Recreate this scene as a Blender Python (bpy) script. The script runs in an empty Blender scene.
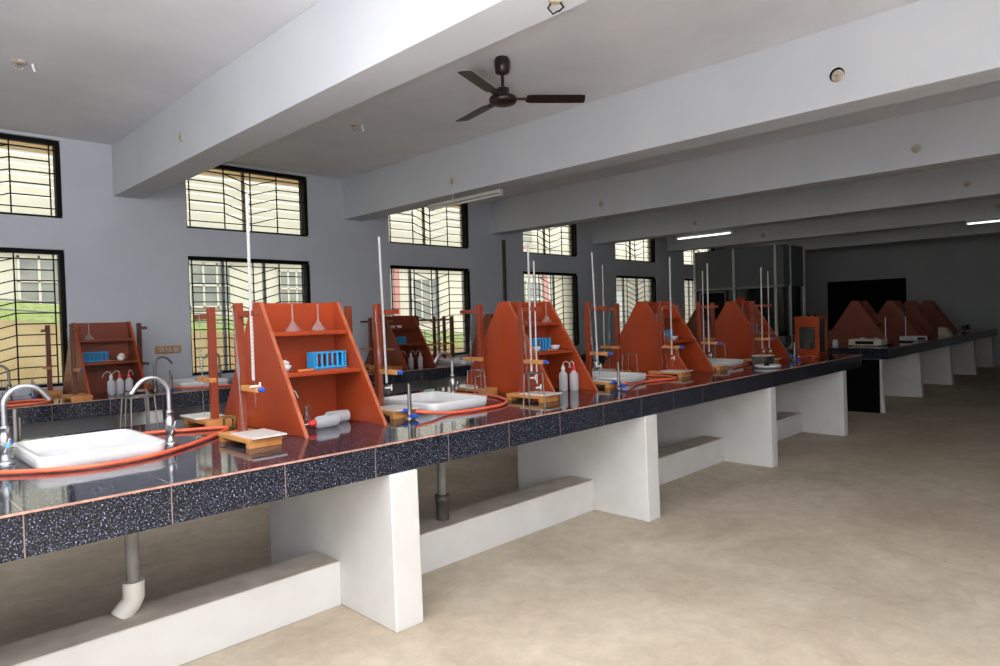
import bpy, math, random
from mathutils import Vector, Matrix
random.seed(7)
SC = bpy.context.scene
COL = SC.collection
PI = math.pi

# ------------------------------------------------------------------ camera
CAM_Z, YAW, PITCH, ROLL, FPX = 1.4705, 0.78024, -0.02156, -0.02872, 660.54
fw = Vector((math.cos(YAW)*math.cos(PITCH), math.sin(YAW)*math.cos(PITCH), math.sin(PITCH)))
r0 = Vector((math.sin(YAW), -math.cos(YAW), 0)); u0 = r0.cross(fw)
rt = math.cos(ROLL)*r0 + math.sin(ROLL)*u0
up = -math.sin(ROLL)*r0 + math.cos(ROLL)*u0
cd = bpy.data.cameras.new('camera'); cam = bpy.data.objects.new('camera', cd); COL.objects.link(cam)
cd.sensor_fit = 'HORIZONTAL'; cd.sensor_width = 36; cd.lens = FPX/1000*36
cd.clip_start = 0.02; cd.clip_end = 200
M4 = Matrix((rt, up, -fw)).transposed().to_4x4(); M4.translation = Vector((0, 0, CAM_Z))
cam.matrix_world = M4
SC.camera = cam

# ------------------------------------------------------------------ exposure, sky, added fill, flash
vs = SC.view_settings
vs.view_transform = 'Standard'; vs.look = 'None'; vs.gamma = 1.0; vs.use_curve_mapping = False
vs.exposure = -0.04
SC.display_settings.display_device = 'sRGB'
W = bpy.data.worlds.new('sky'); SC.world = W; W.use_nodes = True
bg = W.node_tree.nodes['Background']
bg.inputs[0].default_value = (0.95, 0.98, 1.0, 1); bg.inputs[1].default_value = 3.8
SC.cycles.max_bounces = 8; SC.cycles.diffuse_bounces = 5; SC.cycles.transparent_max_bounces = 24
SC.cycles.caustics_reflective = False; SC.cycles.caustics_refractive = False
SC.cycles.sample_clamp_indirect = 4.0

def area(name, loc, direction, sx, sy, power, color=(1, 1, 1)):
    l = bpy.data.lights.new(name, 'AREA'); l.shape = 'RECTANGLE'; l.size = sx; l.size_y = sy
    l.energy = power; l.color = color
    o = bpy.data.objects.new(name, l); COL.objects.link(o)
    o.location = loc
    o.rotation_euler = Vector(direction).to_track_quat('-Z', 'Y').to_euler()
    return o
FILL_TINT = (1.0, 0.985, 0.965)
BACKWIN = [(-2.2, -0.6), (0.3, 1.9), (2.8, 4.4)]        # openings added to the unseen wall behind, in y
RIGHTWIN = [(-2.2, -0.6), (0.4, 2.0)]                   # openings added to the unseen right wall, in x
P_BACK, P_RIGHT = [6, 6, 2], [56, 26]
for (a, b), p in zip(BACKWIN, P_BACK):
    area('added_fill', (-2.80, (a+b)/2, 2.0), (1, 0, .2), b-a, 1.9, p, FILL_TINT)  # fill light added inside each opening out of view
for (a, b), p in zip(RIGHTWIN, P_RIGHT):
    area('added_fill', ((a+b)/2, -2.60, 2.0), (.12, 1, .12), b-a, 1.9, p, FILL_TINT)  # same added fill from the right, strongest near the camera end
# the photographer's flash, bounced off the ceiling
for nm, pw, ang, bl in (('bounce_flash', 600, 172, .5), ('bounce_flash', 2150, 118, .7)):
    fl = bpy.data.lights.new(nm, 'SPOT'); fl.energy = pw; fl.color = (.955, .975, 1)
    fl.spot_size = math.radians(ang); fl.spot_blend = bl; fl.shadow_soft_size = .25
    flo = bpy.data.objects.new(nm, fl); COL.objects.link(flo); flo.location = (-.5, .2, 1.15); flo.rotation_euler = (PI, 0, 0)

# ------------------------------------------------------------------ materials
def s2l(c):
    return tuple((v/12.92 if v <= .04045 else ((v+.055)/1.055)**2.4) for v in (x/255 for x in c))
def mat(name, rgb, rough=.5, metal=0.0, rgb2=None, scale=6.0, detail=3.0, lo=.35, hi=.65, spec=.5, bump=0.0, bscale=60., alpha=1.0, stretch=None):
    m = bpy.data.materials.new(name); m.use_nodes = True
    nt = m.node_tree; b = nt.nodes['Principled BSDF']
    b.inputs['Base Color'].default_value = (*s2l(rgb), 1)
    b.inputs['Roughness'].default_value = rough; b.inputs['Metallic'].default_value = metal
    b.inputs['Specular IOR Level'].default_value = spec
    b.inputs['Alpha'].default_value = alpha
    if rgb2 or bump:
        tc = nt.nodes.new('ShaderNodeTexCoord'); src = tc.outputs['Object']
        if stretch:
            mp = nt.nodes.new('ShaderNodeMapping'); mp.inputs['Scale'].default_value = stretch
            nt.links.new(src, mp.inputs[0]); src = mp.outputs[0]
    if rgb2:
        n = nt.nodes.new('ShaderNodeTexNoise'); n.inputs['Scale'].default_value = scale; n.inputs['Detail'].default_value = detail
        nt.links.new(src, n.inputs['Vector'])
        r = nt.nodes.new('ShaderNodeValToRGB')
        r.color_ramp.elements[0].position = lo; r.color_ramp.elements[1].position = hi
        r.color_ramp.elements[0].color = (*s2l(rgb), 1); r.color_ramp.elements[1].color = (*s2l(rgb2), 1)
        nt.links.new(n.outputs['Fac'], r.inputs[0]); nt.links.new(r.outputs[0], b.inputs['Base Color'])
    if bump:
        n2 = nt.nodes.new('ShaderNodeTexNoise'); n2.inputs['Scale'].default_value = bscale; n2.inputs['Detail'].default_value = 4
        nt.links.new(src, n2.inputs['Vector'])
        bp = nt.nodes.new('ShaderNodeBump'); bp.inputs['Strength'].default_value = bump; bp.inputs['Distance'].default_value = .01
        nt.links.new(n2.outputs['Fac'], bp.inputs['Height']); nt.links.new(bp.outputs[0], b.inputs['Normal'])
    return m
def clear(name, tint, fac_d=.15, rough=.05, gloss=.12, emis=None):
    """thin clear or frosted sheet: transparent + a little diffuse/translucent + gloss"""
    m = bpy.data.materials.new(name); m.use_nodes = True
    nt = m.node_tree; nt.nodes.remove(nt.nodes['Principled BSDF']); out = nt.nodes['Material Output']
    t = nt.nodes.new('ShaderNodeBsdfTransparent'); t.inputs[0].default_value = (*s2l(tint), 1)
    d = nt.nodes.new('ShaderNodeBsdfDiffuse'); d.inputs[0].default_value = (*s2l(tint), 1)
    tl = nt.nodes.new('ShaderNodeBsdfTranslucent'); tl.inputs[0].default_value = (*s2l(tint), 1)
    g = nt.nodes.new('ShaderNodeBsdfGlossy'); g.inputs['Roughness'].default_value = rough
    m0 = nt.nodes.new('ShaderNodeMixShader'); m0.inputs[0].default_value = .5
    nt.links.new(d.outputs[0], m0.inputs[1]); nt.links.new(tl.outputs[0], m0.inputs[2])
    m1 = nt.nodes.new('ShaderNodeMixShader'); m1.inputs[0].default_value = fac_d
    nt.links.new(t.outputs[0], m1.inputs[1]); nt.links.new(m0.outputs[0], m1.inputs[2])
    lw = nt.nodes.new('ShaderNodeLayerWeight'); lw.inputs[0].default_value = gloss
    m2 = nt.nodes.new('ShaderNodeMixShader')
    nt.links.new(lw.outputs['Fresnel'], m2.inputs[0]); nt.links.new(m1.outputs[0], m2.inputs[1]); nt.links.new(g.outputs[0], m2.inputs[2])
    nt.links.new(m2.outputs[0], out.inputs[0])
    return m
def emit(name, rgb, s):
    m = bpy.data.materials.new(name); m.use_nodes = True
    b = m.node_tree.nodes['Principled BSDF']; b.inputs['Base Color'].default_value = (*s2l(rgb), 1)
    b.inputs['Emission Color'].default_value = (*s2l(rgb), 1); b.inputs['Emission Strength'].default_value = s
    return m
JX0, JDX = .405, .4463                                   # tile joints along the benches
def terrazzo(name, y0, dy=.45, base=(16, 18, 24), fleck=(186, 192, 210), rough=.075):
    m = bpy.data.materials.new(name); m.use_nodes = True
    nt = m.node_tree; b = nt.nodes['Principled BSDF']; N = nt.nodes.new; L = nt.links.new
    tc = N('ShaderNodeTexCoord')
    n1 = N('ShaderNodeTexNoise'); n1.inputs['Scale'].default_value = 185; n1.inputs['Detail'].default_value = 2.0
    n1.inputs['Roughness'].default_value = .6
    L(tc.outputs['Object'], n1.inputs['Vector'])
    r1 = N('ShaderNodeValToRGB'); e = r1.color_ramp.elements
    e[0].position = .52; e[0].color = (*s2l(base), 1); e[1].position = .74; e[1].color = (*s2l(fleck), 1)
    k = e.new(.62); k.color = (*s2l((62, 68, 90)), 1)
    L(n1.outputs['Fac'], r1.inputs[0])
    sep = N('ShaderNodeSeparateXYZ'); L(tc.outputs['Object'], sep.inputs[0])
    def joint(sock, o, d, w):
        a = N('ShaderNodeMath'); a.operation = 'SUBTRACT'; a.inputs[1].default_value = o - 50*d; L(sock, a.inputs[0])
        q = N('ShaderNodeMath'); q.operation = 'DIVIDE'; q.inputs[1].default_value = d; L(a.outputs[0], q.inputs[0])
        f = N('ShaderNodeMath'); f.operation = 'FRACT'; L(q.outputs[0], f.inputs[0])
        c = N('ShaderNodeMath'); c.operation = 'LESS_THAN'; c.inputs[1].default_value = w/d; L(f.outputs[0], c.inputs[0])
        return c.outputs[0]
    jx = joint(sep.outputs['X'], JX0, JDX, .0045); jy = joint(sep.outputs['Y'], y0, dy, .004)
    mx = N('ShaderNodeMath'); mx.operation = 'MAXIMUM'; L(jx, mx.inputs[0]); L(jy, mx.inputs[1])
    mix = N('ShaderNodeMix'); mix.data_type = 'RGBA'; L(mx.outputs[0], mix.inputs['Factor'])
    L(r1.outputs[0], mix.inputs['A']); mix.inputs['B'].default_value = (*s2l((128, 108, 100)), 1)
    L(mix.outputs['Result'], b.inputs['Base Color'])
    b.inputs['Roughness'].default_value = rough; b.inputs['Specular IOR Level'].default_value = .42
    return m

M = dict(
  wall=mat('wall_paint', (204, 207, 215), .85, rgb2=(198, 201, 209), scale=1.2, bump=.05, bscale=40),
  endwall=mat('wall_paint_end', (176, 178, 180), .85, rgb2=(170, 172, 174), scale=1.2),
  ceil=mat('ceiling_paint', (228, 228, 231), .9, rgb2=(218, 218, 222), scale=1.6, detail=5, bump=.08, bscale=30),
  beam=mat('beam_paint', (204, 206, 210), .85, rgb2=(196, 199, 204), scale=1.1, bump=.05, bscale=30),
  plaster=mat('white_plaster', (224, 223, 220), .85, rgb2=(214, 212, 208), scale=3, bump=.08, bscale=35),
  cement=mat('cement_top', (206, 196, 182), .9, rgb2=(184, 172, 158), scale=7, detail=6),
  terr=terrazzo('speckled_black_tile', 2.575+.40),
  terr2=terrazzo('speckled_black_tile_far', 6.71+.40, rough=.09),
  grout=mat('salmon_grout', (196, 148, 128), .8, rgb2=(160, 118, 104), scale=30),
  wood=mat('orange_brown_laminate', (164, 65, 30), .32, rgb2=(151, 58, 26), scale=2.2, detail=4, spec=.45),
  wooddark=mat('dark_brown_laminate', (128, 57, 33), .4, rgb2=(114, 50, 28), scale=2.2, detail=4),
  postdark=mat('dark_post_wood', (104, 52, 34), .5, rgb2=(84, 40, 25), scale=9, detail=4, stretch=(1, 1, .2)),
  woodedge=mat('pale_laminate_edge', (178, 98, 66), .45, rgb2=(160, 82, 52), scale=12),
  post=mat('stained_post_wood', (140, 57, 29), .45, rgb2=(114, 44, 21), scale=9, detail=4, stretch=(1, 1, .2)),
  lightwood=mat('light_wood', (200, 142, 82), .55, rgb2=(176, 112, 58), scale=10, detail=4, stretch=(1, .25, 1)),
  whitetile=mat('white_glazed_tile', (232, 228, 222), .25),
  porcelain=mat('white_porcelain', (228, 228, 228), .16),
  steel=mat('brushed_steel', (182, 184, 186), .32, .95),
  steeldk=mat('dull_steel_wire', (140, 136, 130), .4, .9),
  chrome=mat('chrome', (206, 210, 212), .16, 1.0),
  cyan=mat('light_blue_plastic', (98, 180, 206), .4),
  blue=mat('blue_plastic', (38, 84, 190), .4),
  rackblue=mat('rack_blue_plastic', (40, 150, 206), .4),
  hose=mat('orange_rubber', (240, 112, 76), .42, rgb2=(230, 94, 68), scale=8),
  red=mat('red_plastic', (216, 52, 46), .4),
  white=mat('white_plastic', (232, 232, 230), .4),
  cream=mat('cream_plastic', (206, 198, 176), .5),
  mark=mat('pale_grey_print', (176, 178, 180), .5),
  grey=mat('grey_plastic', (150, 152, 152), .5),
  bottle=clear('milky_plastic', (244, 246, 250), .9, .3, .05),
  glass=clear('clear_glassware', (240, 246, 248), .10, .03, .22),
  pip=clear('pipette_glass', (240, 244, 246), .22, .05, .18),
  clearbox=clear('clear_plastic', (236, 230, 230), .12, .06, .15),
  frost=clear('milky_funnel_plastic', (246, 240, 238), .34, .2, .10),
  burette=clear('white_scale_glass', (246, 246, 246), .80, .1, .08),
  pane=clear('window_glass', (246, 246, 243), .015, .02, .03),
  louvre=clear('frosted_louvre_glass', (250, 250, 246), .32, .3, .02),
  black=mat('black_painted_iron', (9, 9, 10), .65, spec=.2),
  alu=mat('grey_aluminium', (150, 152, 153), .45, .3),
  tan=mat('tan_sash_wood', (150, 138, 118), .6),
  fan=mat('dark_brown_enamel', (38, 23, 19), .35),
  pvcg=mat('grey_pipe', (140, 138, 134), .5, rgb2=(118, 114, 108), scale=6),
  pvcw=mat('white_pvc', (226, 222, 214), .45),
  pvcd=mat('dark_grey_pvc', (84, 82, 80), .5),
  box=mat('old_box_cover', (196, 184, 168), .6, rgb2=(160, 146, 128), scale=25),
  blackbd=mat('black_board', (6, 6, 7), .8, spec=.1),
  dkglass=mat('dark_glass', (10, 11, 12), .12),
  panelgrey=mat('grey_panel', (112, 116, 118), .7),
  lamp=emit('lit_tube', (244, 250, 250), 2.2),
  offtube=mat('unlit_tube', (206, 206, 198), .35),
  fix=mat('lamp_housing', (188, 186, 178), .5),
  brass=mat('dark_brass', (112, 92, 48), .4, .7),
  paper=mat('crumpled_paper', (226, 220, 210), .8, bump=.4, bscale=30),
  balwood=mat('varnished_orange_wood', (166, 66, 22), .35, rgb2=(146, 54, 16), scale=6, stretch=(1, 1, .3)),
  balglass=clear('grey_glass', (206, 210, 208), .12, .08, .15),
  spat=mat('orange_wood_tool', (206, 120, 70), .5),
  cable=mat('white_cable', (220, 220, 214), .5),
  greyrender=mat('grey_render', (142, 138, 128), .9, rgb2=(126, 122, 112), scale=1.2, detail=6),
  soffit=mat('warm_soffit', (236, 196, 142), .9),
  facade=mat('cream_render', (226, 222, 208), .9, rgb2=(216, 212, 198), scale=.8),
  facade2=mat('cream_retaining_wall', (224, 206, 166), .9, rgb2=(198, 178, 136), scale=1.4, detail=6),
  ledge=mat('grey_concrete_ledge', (168, 166, 156), .9),
  pinkcol=mat('pink_pillar', (200, 146, 142), .8),
  soil=mat('pale_ground', (176, 164, 140), .95),
  grass=mat('grass', (116, 134, 74), .9, rgb2=(146, 160, 100), scale=9, detail=6),
  rail=mat('grey_rail', (150, 152, 150), .5, .4),
  outwin=mat('outside_glass', (134, 140, 140), .3, rgb2=(164, 166, 160), scale=1.5),
)

def floor_mat():
    m = bpy.data.materials.new('concrete_floor'); m.use_nodes = True
    nt = m.node_tree; b = nt.nodes['Principled BSDF']; N = nt.nodes.new; L = nt.links.new
    tc = N('ShaderNodeTexCoord')
    def ramp(fac, c0, c1, lo, hi):
        r = N('ShaderNodeValToRGB'); e = r.color_ramp.elements
        e[0].position = lo; e[1].position = hi; e[0].color = (*c0, 1); e[1].color = (*c1, 1); L(fac, r.inputs[0]); return r.outputs[0]
    def noise(sc, det, dist=0.0, ro=.6):
        n = N('ShaderNodeTexNoise'); n.inputs['Scale'].default_value = sc; n.inputs['Detail'].default_value = det
        n.inputs['Distortion'].default_value = dist; n.inputs['Roughness'].default_value = ro
        L(tc.outputs['Object'], n.inputs['Vector']); return n.outputs['Fac']
    def mul(a, c):
        x = N('ShaderNodeMix'); x.data_type = 'RGBA'; x.blend_type = 'MULTIPLY'; x.inputs['Factor'].default_value = 1
        L(a, x.inputs['A']); L(c, x.inputs['B']); return x.outputs['Result']
    base = ramp(noise(1.3, 10, .6), s2l((182, 167, 146)), s2l((208, 195, 175)), .35, .68)
    mott = ramp(noise(8, 12, .5, .72), (.86, .85, .835), (1.05, 1.05, 1.05), .36, .62)
    v = N('ShaderNodeTexVoronoi'); v.inputs['Scale'].default_value = 3.2; L(tc.outputs['Object'], v.inputs['Vector'])
    speck = ramp(v.outputs['Distance'], (.35, .32, .28), (1, 1, 1), .018, .032)
    L(mul(mul(base, mott), speck), b.inputs['Base Color'])
    b.inputs['Roughness'].default_value = .58
    bp = N('ShaderNodeBump'); bp.inputs['Strength'].default_value = .05; bp.inputs['Distance'].default_value = .01
    L(noise(25, 4), bp.inputs['Height']); L(bp.outputs[0], b.inputs['Normal'])
    return m
M['floor'] = floor_mat()

# ------------------------------------------------------------------ mesh builder
class MB:
    def __init__(s): s.v = []; s.f = []; s.sm = []
    def add(s, vs, fs, smooth=False):
        o = len(s.v); s.v += [tuple(p) for p in vs]
        for f in fs: s.f.append([i+o for i in f]); s.sm.append(smooth)
        return s
    def box(s, x0, x1, y0, y1, z0, z1, mtx=None):
        vs = [Vector((x, y, z)) for z in (z0, z1) for y in (y0, y1) for x in (x0, x1)]
        if mtx is not None: vs = [mtx @ p for p in vs]
        return s.add(vs, [(0, 2, 3, 1), (4, 5, 7, 6), (0, 1, 5, 4), (2, 6, 7, 3), (0, 4, 6, 2), (1, 3, 7, 5)])
    def hexa(s, b, t):
        """b, t: four points each (bottom, top), counter-clockwise from above"""
        return s.add(list(b)+list(t), [(3, 2, 1, 0), (4, 5, 6, 7), (0, 1, 5, 4), (1, 2, 6, 5), (2, 3, 7, 6), (3, 0, 4, 7)])
    def prism(s, poly, a, b, axis='x'):
        def P(p, t): return (t, p[0], p[1]) if axis == 'x' else (p[0], t, p[1]) if axis == 'y' else (p[0], p[1], t)
        n = len(poly); vs = [P(p, a) for p in poly]+[P(p, b) for p in poly]
        return s.add(vs, [list(range(n))[::-1], list(range(n, 2*n))]+[(i, (i+1) % n, n+(i+1) % n, n+i) for i in range(n)])
    def tube(s, pts, r, n=8, closed=False, cap=True):
        pts = [Vector(p) for p in pts]; m = len(pts); rs = r if isinstance(r, (list, tuple)) else [r]*m
        T = []
        for i in range(m):
            a = pts[(i-1) % m] if (closed or i > 0) else pts[i]; b = pts[(i+1) % m] if (closed or i < m-1) else pts[i]
            T.append((b-a).normalized())
        t0 = T[0]; nrm = t0.orthogonal().normalized(); vs = []
        for i in range(m):
            nrm = (nrm - T[i]*nrm.dot(T[i])).normalized(); bi = T[i].cross(nrm)
            for k in range(n):
                a = 2*PI*k/n; vs.append(pts[i]+(nrm*math.cos(a)+bi*math.sin(a))*rs[i])
        fs = []
        for i in range(m if closed else m-1):
            j = (i+1) % m
            for k in range(n): fs.append((i*n+k, i*n+(k+1) % n, j*n+(k+1) % n, j*n+k))
        s.add(vs, fs, True)
        if cap and not closed: s.add(vs[:n], [list(range(n))[::-1]]); s.add(vs[-n:], [list(range(n))])
        return s
    def lathe(s, prof, c=(0, 0, 0), n=20, mtx=None, cap=True):
        vs = []; c = Vector(c)
        for r, z in prof:
            for k in range(n):
                a = 2*PI*k/n; p = Vector((r*math.cos(a), r*math.sin(a), z))
                if mtx is not None: p = mtx @ p
                vs.append(p+c)
        m = len(prof)
        s.add(vs, [(i*n+k, i*n+(k+1) % n, (i+1)*n+(k+1) % n, (i+1)*n+k) for i in range(m-1) for k in range(n)], True)
        if cap: s.add(vs[:n], [list(range(n))[::-1]]); s.add(vs[-n:], [list(range(n))])
        return s
    def loops(s, rings, smooth=True, cap0=True, cap1=True):
        n = len(rings[0]); vs = [p for r in rings for p in r]
        s.add(vs, [(i*n+k, i*n+(k+1) % n, (i+1)*n+(k+1) % n, (i+1)*n+k) for i in range(len(rings)-1) for k in range(n)], smooth)
        if cap0: s.add(rings[0], [list(range(n))[::-1]])
        if cap1: s.add(rings[-1], [list(range(n))])
        return s
    def build(s, name, m, parent=None, bevel=0, seg=2):
        me = bpy.data.meshes.new(name); me.from_pydata(s.v, [], s.f); me.validate(); me.update()
        me.polygons.foreach_set('use_smooth', s.sm) if len(me.polygons) == len(s.sm) else None
        me.materials.append(m)
        o = bpy.data.objects.new(name, me); COL.objects.link(o)
        if parent is not None: o.parent = parent
        if bevel:
            b = o.modifiers.new('bevel', 'BEVEL'); b.width = bevel; b.segments = seg; b.limit_method = 'ANGLE'; b.angle_limit = .6
        return o
def BOX(*a, mtx=None): return MB().box(*a, mtx=mtx)
def tag(o, label=None, cat=None, group=None, kind=None):
    if label: o['label'] = label
    if cat: o['category'] = cat
    if group: o['group'] = group
    if kind: o['kind'] = kind
    return o
def empty(name, loc=(0, 0, 0), rz=0):
    o = bpy.data.objects.new(name, None); COL.objects.link(o); o.location = loc; o.rotation_euler = (0, 0, rz); o.empty_display_size = .05
    return o
KIDS = {}
def kids(o): return [c for c in COL.objects if c.parent is o]
def copy_tree(o, parent=None):
    c = o.copy(); COL.objects.link(c)
    if parent is not None: c.parent = parent
    for ch in kids(o): copy_tree(ch, c)
    return c
class Proto:
    """first use places the built thing itself, later uses place copies"""
    def __init__(s, root, cat, group=None): s.root = root; s.used = False; s.cat = cat; s.group = group
    def put(s, loc, label, rz=0, group=None):
        o = s.root if not s.used else copy_tree(s.root)
        s.used = True; o.location = loc; o.rotation_euler = (0, 0, rz)
        g = group or s.group
        return tag(o, label, s.cat, g)
def arc(c, r, a0, a1, n, plane='yz'):
    out = []
    for i in range(n+1):
        a = a0+(a1-a0)*i/n; u, v = r*math.cos(a), r*math.sin(a)
        out.append((c[0], c[1]+u, c[2]+v) if plane == 'yz' else (c[0]+u, c[1], c[2]+v) if plane == 'xz' else (c[0]+u, c[1]+v, c[2]))
    return out
def spline(pts, n=8, closed=False):
    pts = [Vector(p) for p in pts]; m = len(pts); out = []
    for i in range(m if closed else m-1):
        p1, p2 = pts[i], pts[(i+1) % m]
        p0 = pts[i-1] if (closed or i > 0) else p1*2-p2
        p3 = pts[(i+2) % m] if (closed or i < m-2) else p2*2-p1
        for k in range(n):
            t = k/n
            out.append(.5*((2*p1)+(-p0+p2)*t+(2*p0-5*p1+4*p2-p3)*t*t+(-p0+3*p1-3*p2+p3)*t**3))
    if not closed: out.append(pts[-1])
    return out

# ------------------------------------------------------------------ the room
ZC = 3.468; YW = 8.0; XB, XE = -3.0, 19.4; YR = -2.8; S = 2.868
WX0, WW, Z1, Z2, Z3, Z4 = .0834, 1.6045, .905, 2.311, 2.634, 3.435
def struct(name, mb, m, bevel=0, label=None, cat=None):
    return tag(mb.build(name, m, None, bevel), label, cat, None, 'structure')
struct('floor', BOX(XB-.2, XE+.2, YR-.2, YW+.25, -.1, 0), M['floor'], label='bare beige concrete floor of the laboratory', cat='floor')
struct('ceiling', BOX(XB-.2, XE+.2, YR-.2, YW+.25, ZC, ZC+.12), M['ceil'], label='pale grey painted ceiling above the beams', cat='ceiling')
w = MB(); NW = 6; x = XB-.2; WT = .22
WXS = [(WX0+.03, WW), (WX0+S-.005, WW-.035), (WX0+2*S, WW), (WX0+3*S+.03, WW-.02), (WX0+4*S+.03, WW-.02), (WX0+5*S, WW)]
for n in range(NW):
    a = WXS[n][0]; b = a+WXS[n][1]
    w.box(x, a, YW, YW+WT, 0, ZC)
    w.box(a, b, YW, YW+WT, 0, Z1); w.box(a, b, YW, YW+WT, Z2, Z3); w.box(a, b, YW, YW+WT, Z4, ZC)
    x = b
w.box(x, XE+.2, YW, YW+WT, 0, ZC)
struct('wall_left', w, M['wall'], label='long grey-white wall pierced by two rows of barred windows', cat='wall')
w = MB(); y = YR-.2
for a, b in BACKWIN:
    w.box(XB-.2, XB, y, a, 0, ZC); w.box(XB-.2, XB, a, b, 0, .95); w.box(XB-.2, XB, a, b, 3.15, ZC); y = b
w.box(XB-.2, XB, y, YW, 0, ZC)
struct('wall_back', w, M['wall'], label='painted wall with added windows, unseen behind the viewer', cat='wall')
w = MB(); x = XB
for a, b in RIGHTWIN:
    w.box(x, a, YR-.2, YR, 0, ZC); w.box(a, b, YR-.2, YR, 0, .95); w.box(a, b, YR-.2, YR, 3.15, ZC); x = b
w.box(x, XE, YR-.2, YR, 0, ZC)
struct('wall_right', w, M['wall'], label='painted wall with added windows, unseen on the right side', cat='wall')
struct('wall_end', BOX(XE, XE+.2, YR, YW, 0, ZC), M['endwall'], label='far end wall carrying the black board', cat='wall')
struct('trim_1', BOX(XE-.06, XE, YR, YW, 3.11, ZC), M['endwall'], label='shallow beam running along the top of the far end wall', cat='beam')
ordn = ['nearest', 'second', 'third', 'fourth', 'fifth', 'farthest']
for n in range(6):
    b0 = 2.192+n*S
    struct('ceiling_beam', BOX(b0, b0+.3045, YR, YW, 2.916, ZC), M['beam'], .006,
           label=f'deep white painted ceiling beam, {ordn[n]} of the row along the room', cat='beam')

# windows: black frame, black wrought grille with chevrons, grey sash, glass
def window(name, x0, Wd, z0, z1, upper, label):
    root = empty(name, (x0, YW, z0)); tag(root, label, 'window', None, 'structure')
    H = z1-z0; f = .045
    m = MB(); fy0, fy1 = .035, .10
    m.box(0, Wd, fy0, fy1, 0, f*.6); m.box(0, Wd, fy0, fy1, H-f, H); m.box(0, .02, fy0, fy1, f*.6, H-f); m.box(Wd-f, Wd, .012, fy1, f*.6, H-f)
    m.build('frame', M['black'], root)
    g = MB(); t = .006; gy0, gy1 = .045, .058
    vb = [.06, .30*Wd, .50*Wd+.02, .735*Wd, Wd-.09]
    for vx in vb: g.box(vx-t, vx+t, gy0, gy1, f*.7, H-f)
    zb, zt = .10, H-.10
    g.box(f*.8, Wd-f, gy0, gy1, zb-t, zb+t); g.box(f*.8, Wd-f, gy0, gy1, zt-t, zt+t)
    k = max(1, round((zt-zb)/.113)); d = (zt-zb)/k
    for i in range(1, k):
        z = zb+i*d
        far = (i % 3 == 0)
        g.box(f*.8 if far else vb[0], vb[1], gy0, gy1, z-t, z+t); g.box(vb[3], Wd-f if far else vb[4], gy0, gy1, z-t, z+t)
    for i in range(1, k+1):
        zo = zb+i*d; zi = zo-.105
        if zi < zb-.02: zi = zb
        for a, b in ((vb[1], vb[2]), (vb[3], vb[2])):
            lo, hi = (a, b) if a < b else (b, a); zl, zh = (zo, zi) if a < b else (zi, zo)
            g.hexa([(lo, gy0, zl-t), (hi, gy0, zh-t), (hi, gy1, zh-t), (lo, gy1, zl-t)], [(lo, gy0, zl+t), (hi, gy0, zh+t), (hi, gy1, zh+t), (lo, gy1, zl+t)])
    g.build('grille', M['black'], root)
    sm = MB(); sy0, sy1 = .13, .165; c = .035
    if upper:
        for a in (0, Wd*.47, Wd-c): sm.box(a, a+c, sy0, sy1, 0, H)
        sm.box(0, Wd, sy0, sy1, H-c, H); sm.box(0, Wd, sy0, sy1, 0, .02)
        sm.build('sash', M['tan'], root)
        kk = 7
        for j, (a, b) in enumerate(((c, Wd*.47), (Wd*.47+c, Wd-c))):
            l = MB(); h = (H-c-.02)/kk
            for i in range(kk):
                z = .02+i*h
                l.hexa([(a, .115, z-.006), (b, .115, z-.006), (b, .121, z-.006), (a, .121, z-.006)], [(a, .185, z+h*.93), (b, .185, z+h*.93), (b, .191, z+h*.93), (a, .191, z+h*.93)])
            l.build('louvre_panel', M['louvre'], root)
    else:
        for a in (0, Wd*.28, Wd*.62, Wd-c): sm.box(a, a+c, sy0, sy1, 0, H)
        sm.box(0, Wd, sy0, sy1, H-c, H); sm.box(0, Wd, sy0, sy1, 0, c)
        sm.build('sash', M['alu'], root)
        BOX(c, Wd-c, .146, .150, c, H-c).build('pane', M['pane'], root)
    return root
for n in range(NW):
    window(f'window_{2*n+1}', *WXS[n], Z1, Z2, False, f'lower barred window with chevron grille, {ordn[n]} along the wall')
    window(f'window_{2*n+2}', *WXS[n], Z3, Z4, True, f'upper louvred window with chevron grille, {ordn[n]} along the wall')
def added_window(name, L, axis, label):  # unseen windows, added to bring light in from behind and right
    root = empty(name, L); tag(root, label, 'window', None, 'structure'); m = MB()
    for a in (0, .78, 1.56):
        m.box(a, a+.04, -.12, -.06, 0, 2.2) if axis == 'x' else m.box(-.12, -.06, a, a+.04, 0, 2.2)
    for z in (0, 1.5, 2.16):
        m.box(0, 1.6, -.12, -.06, z, z+.04) if axis == 'x' else m.box(-.12, -.06, 0, 1.6, z, z+.04)
    m.build('frame', M['black'], root)
for i, (a, b) in enumerate(BACKWIN): added_window(f'window_{13+i}', (XB, a, .95), 'y', f'plain window added to the unseen wall behind, {ordn[i]} to the corner')
for i, (a, b) in enumerate(RIGHTWIN): added_window(f'window_{16+i}', (a, YR, .95), 'x', f'plain window added to the unseen right wall, {ordn[i]} to the corner')

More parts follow.
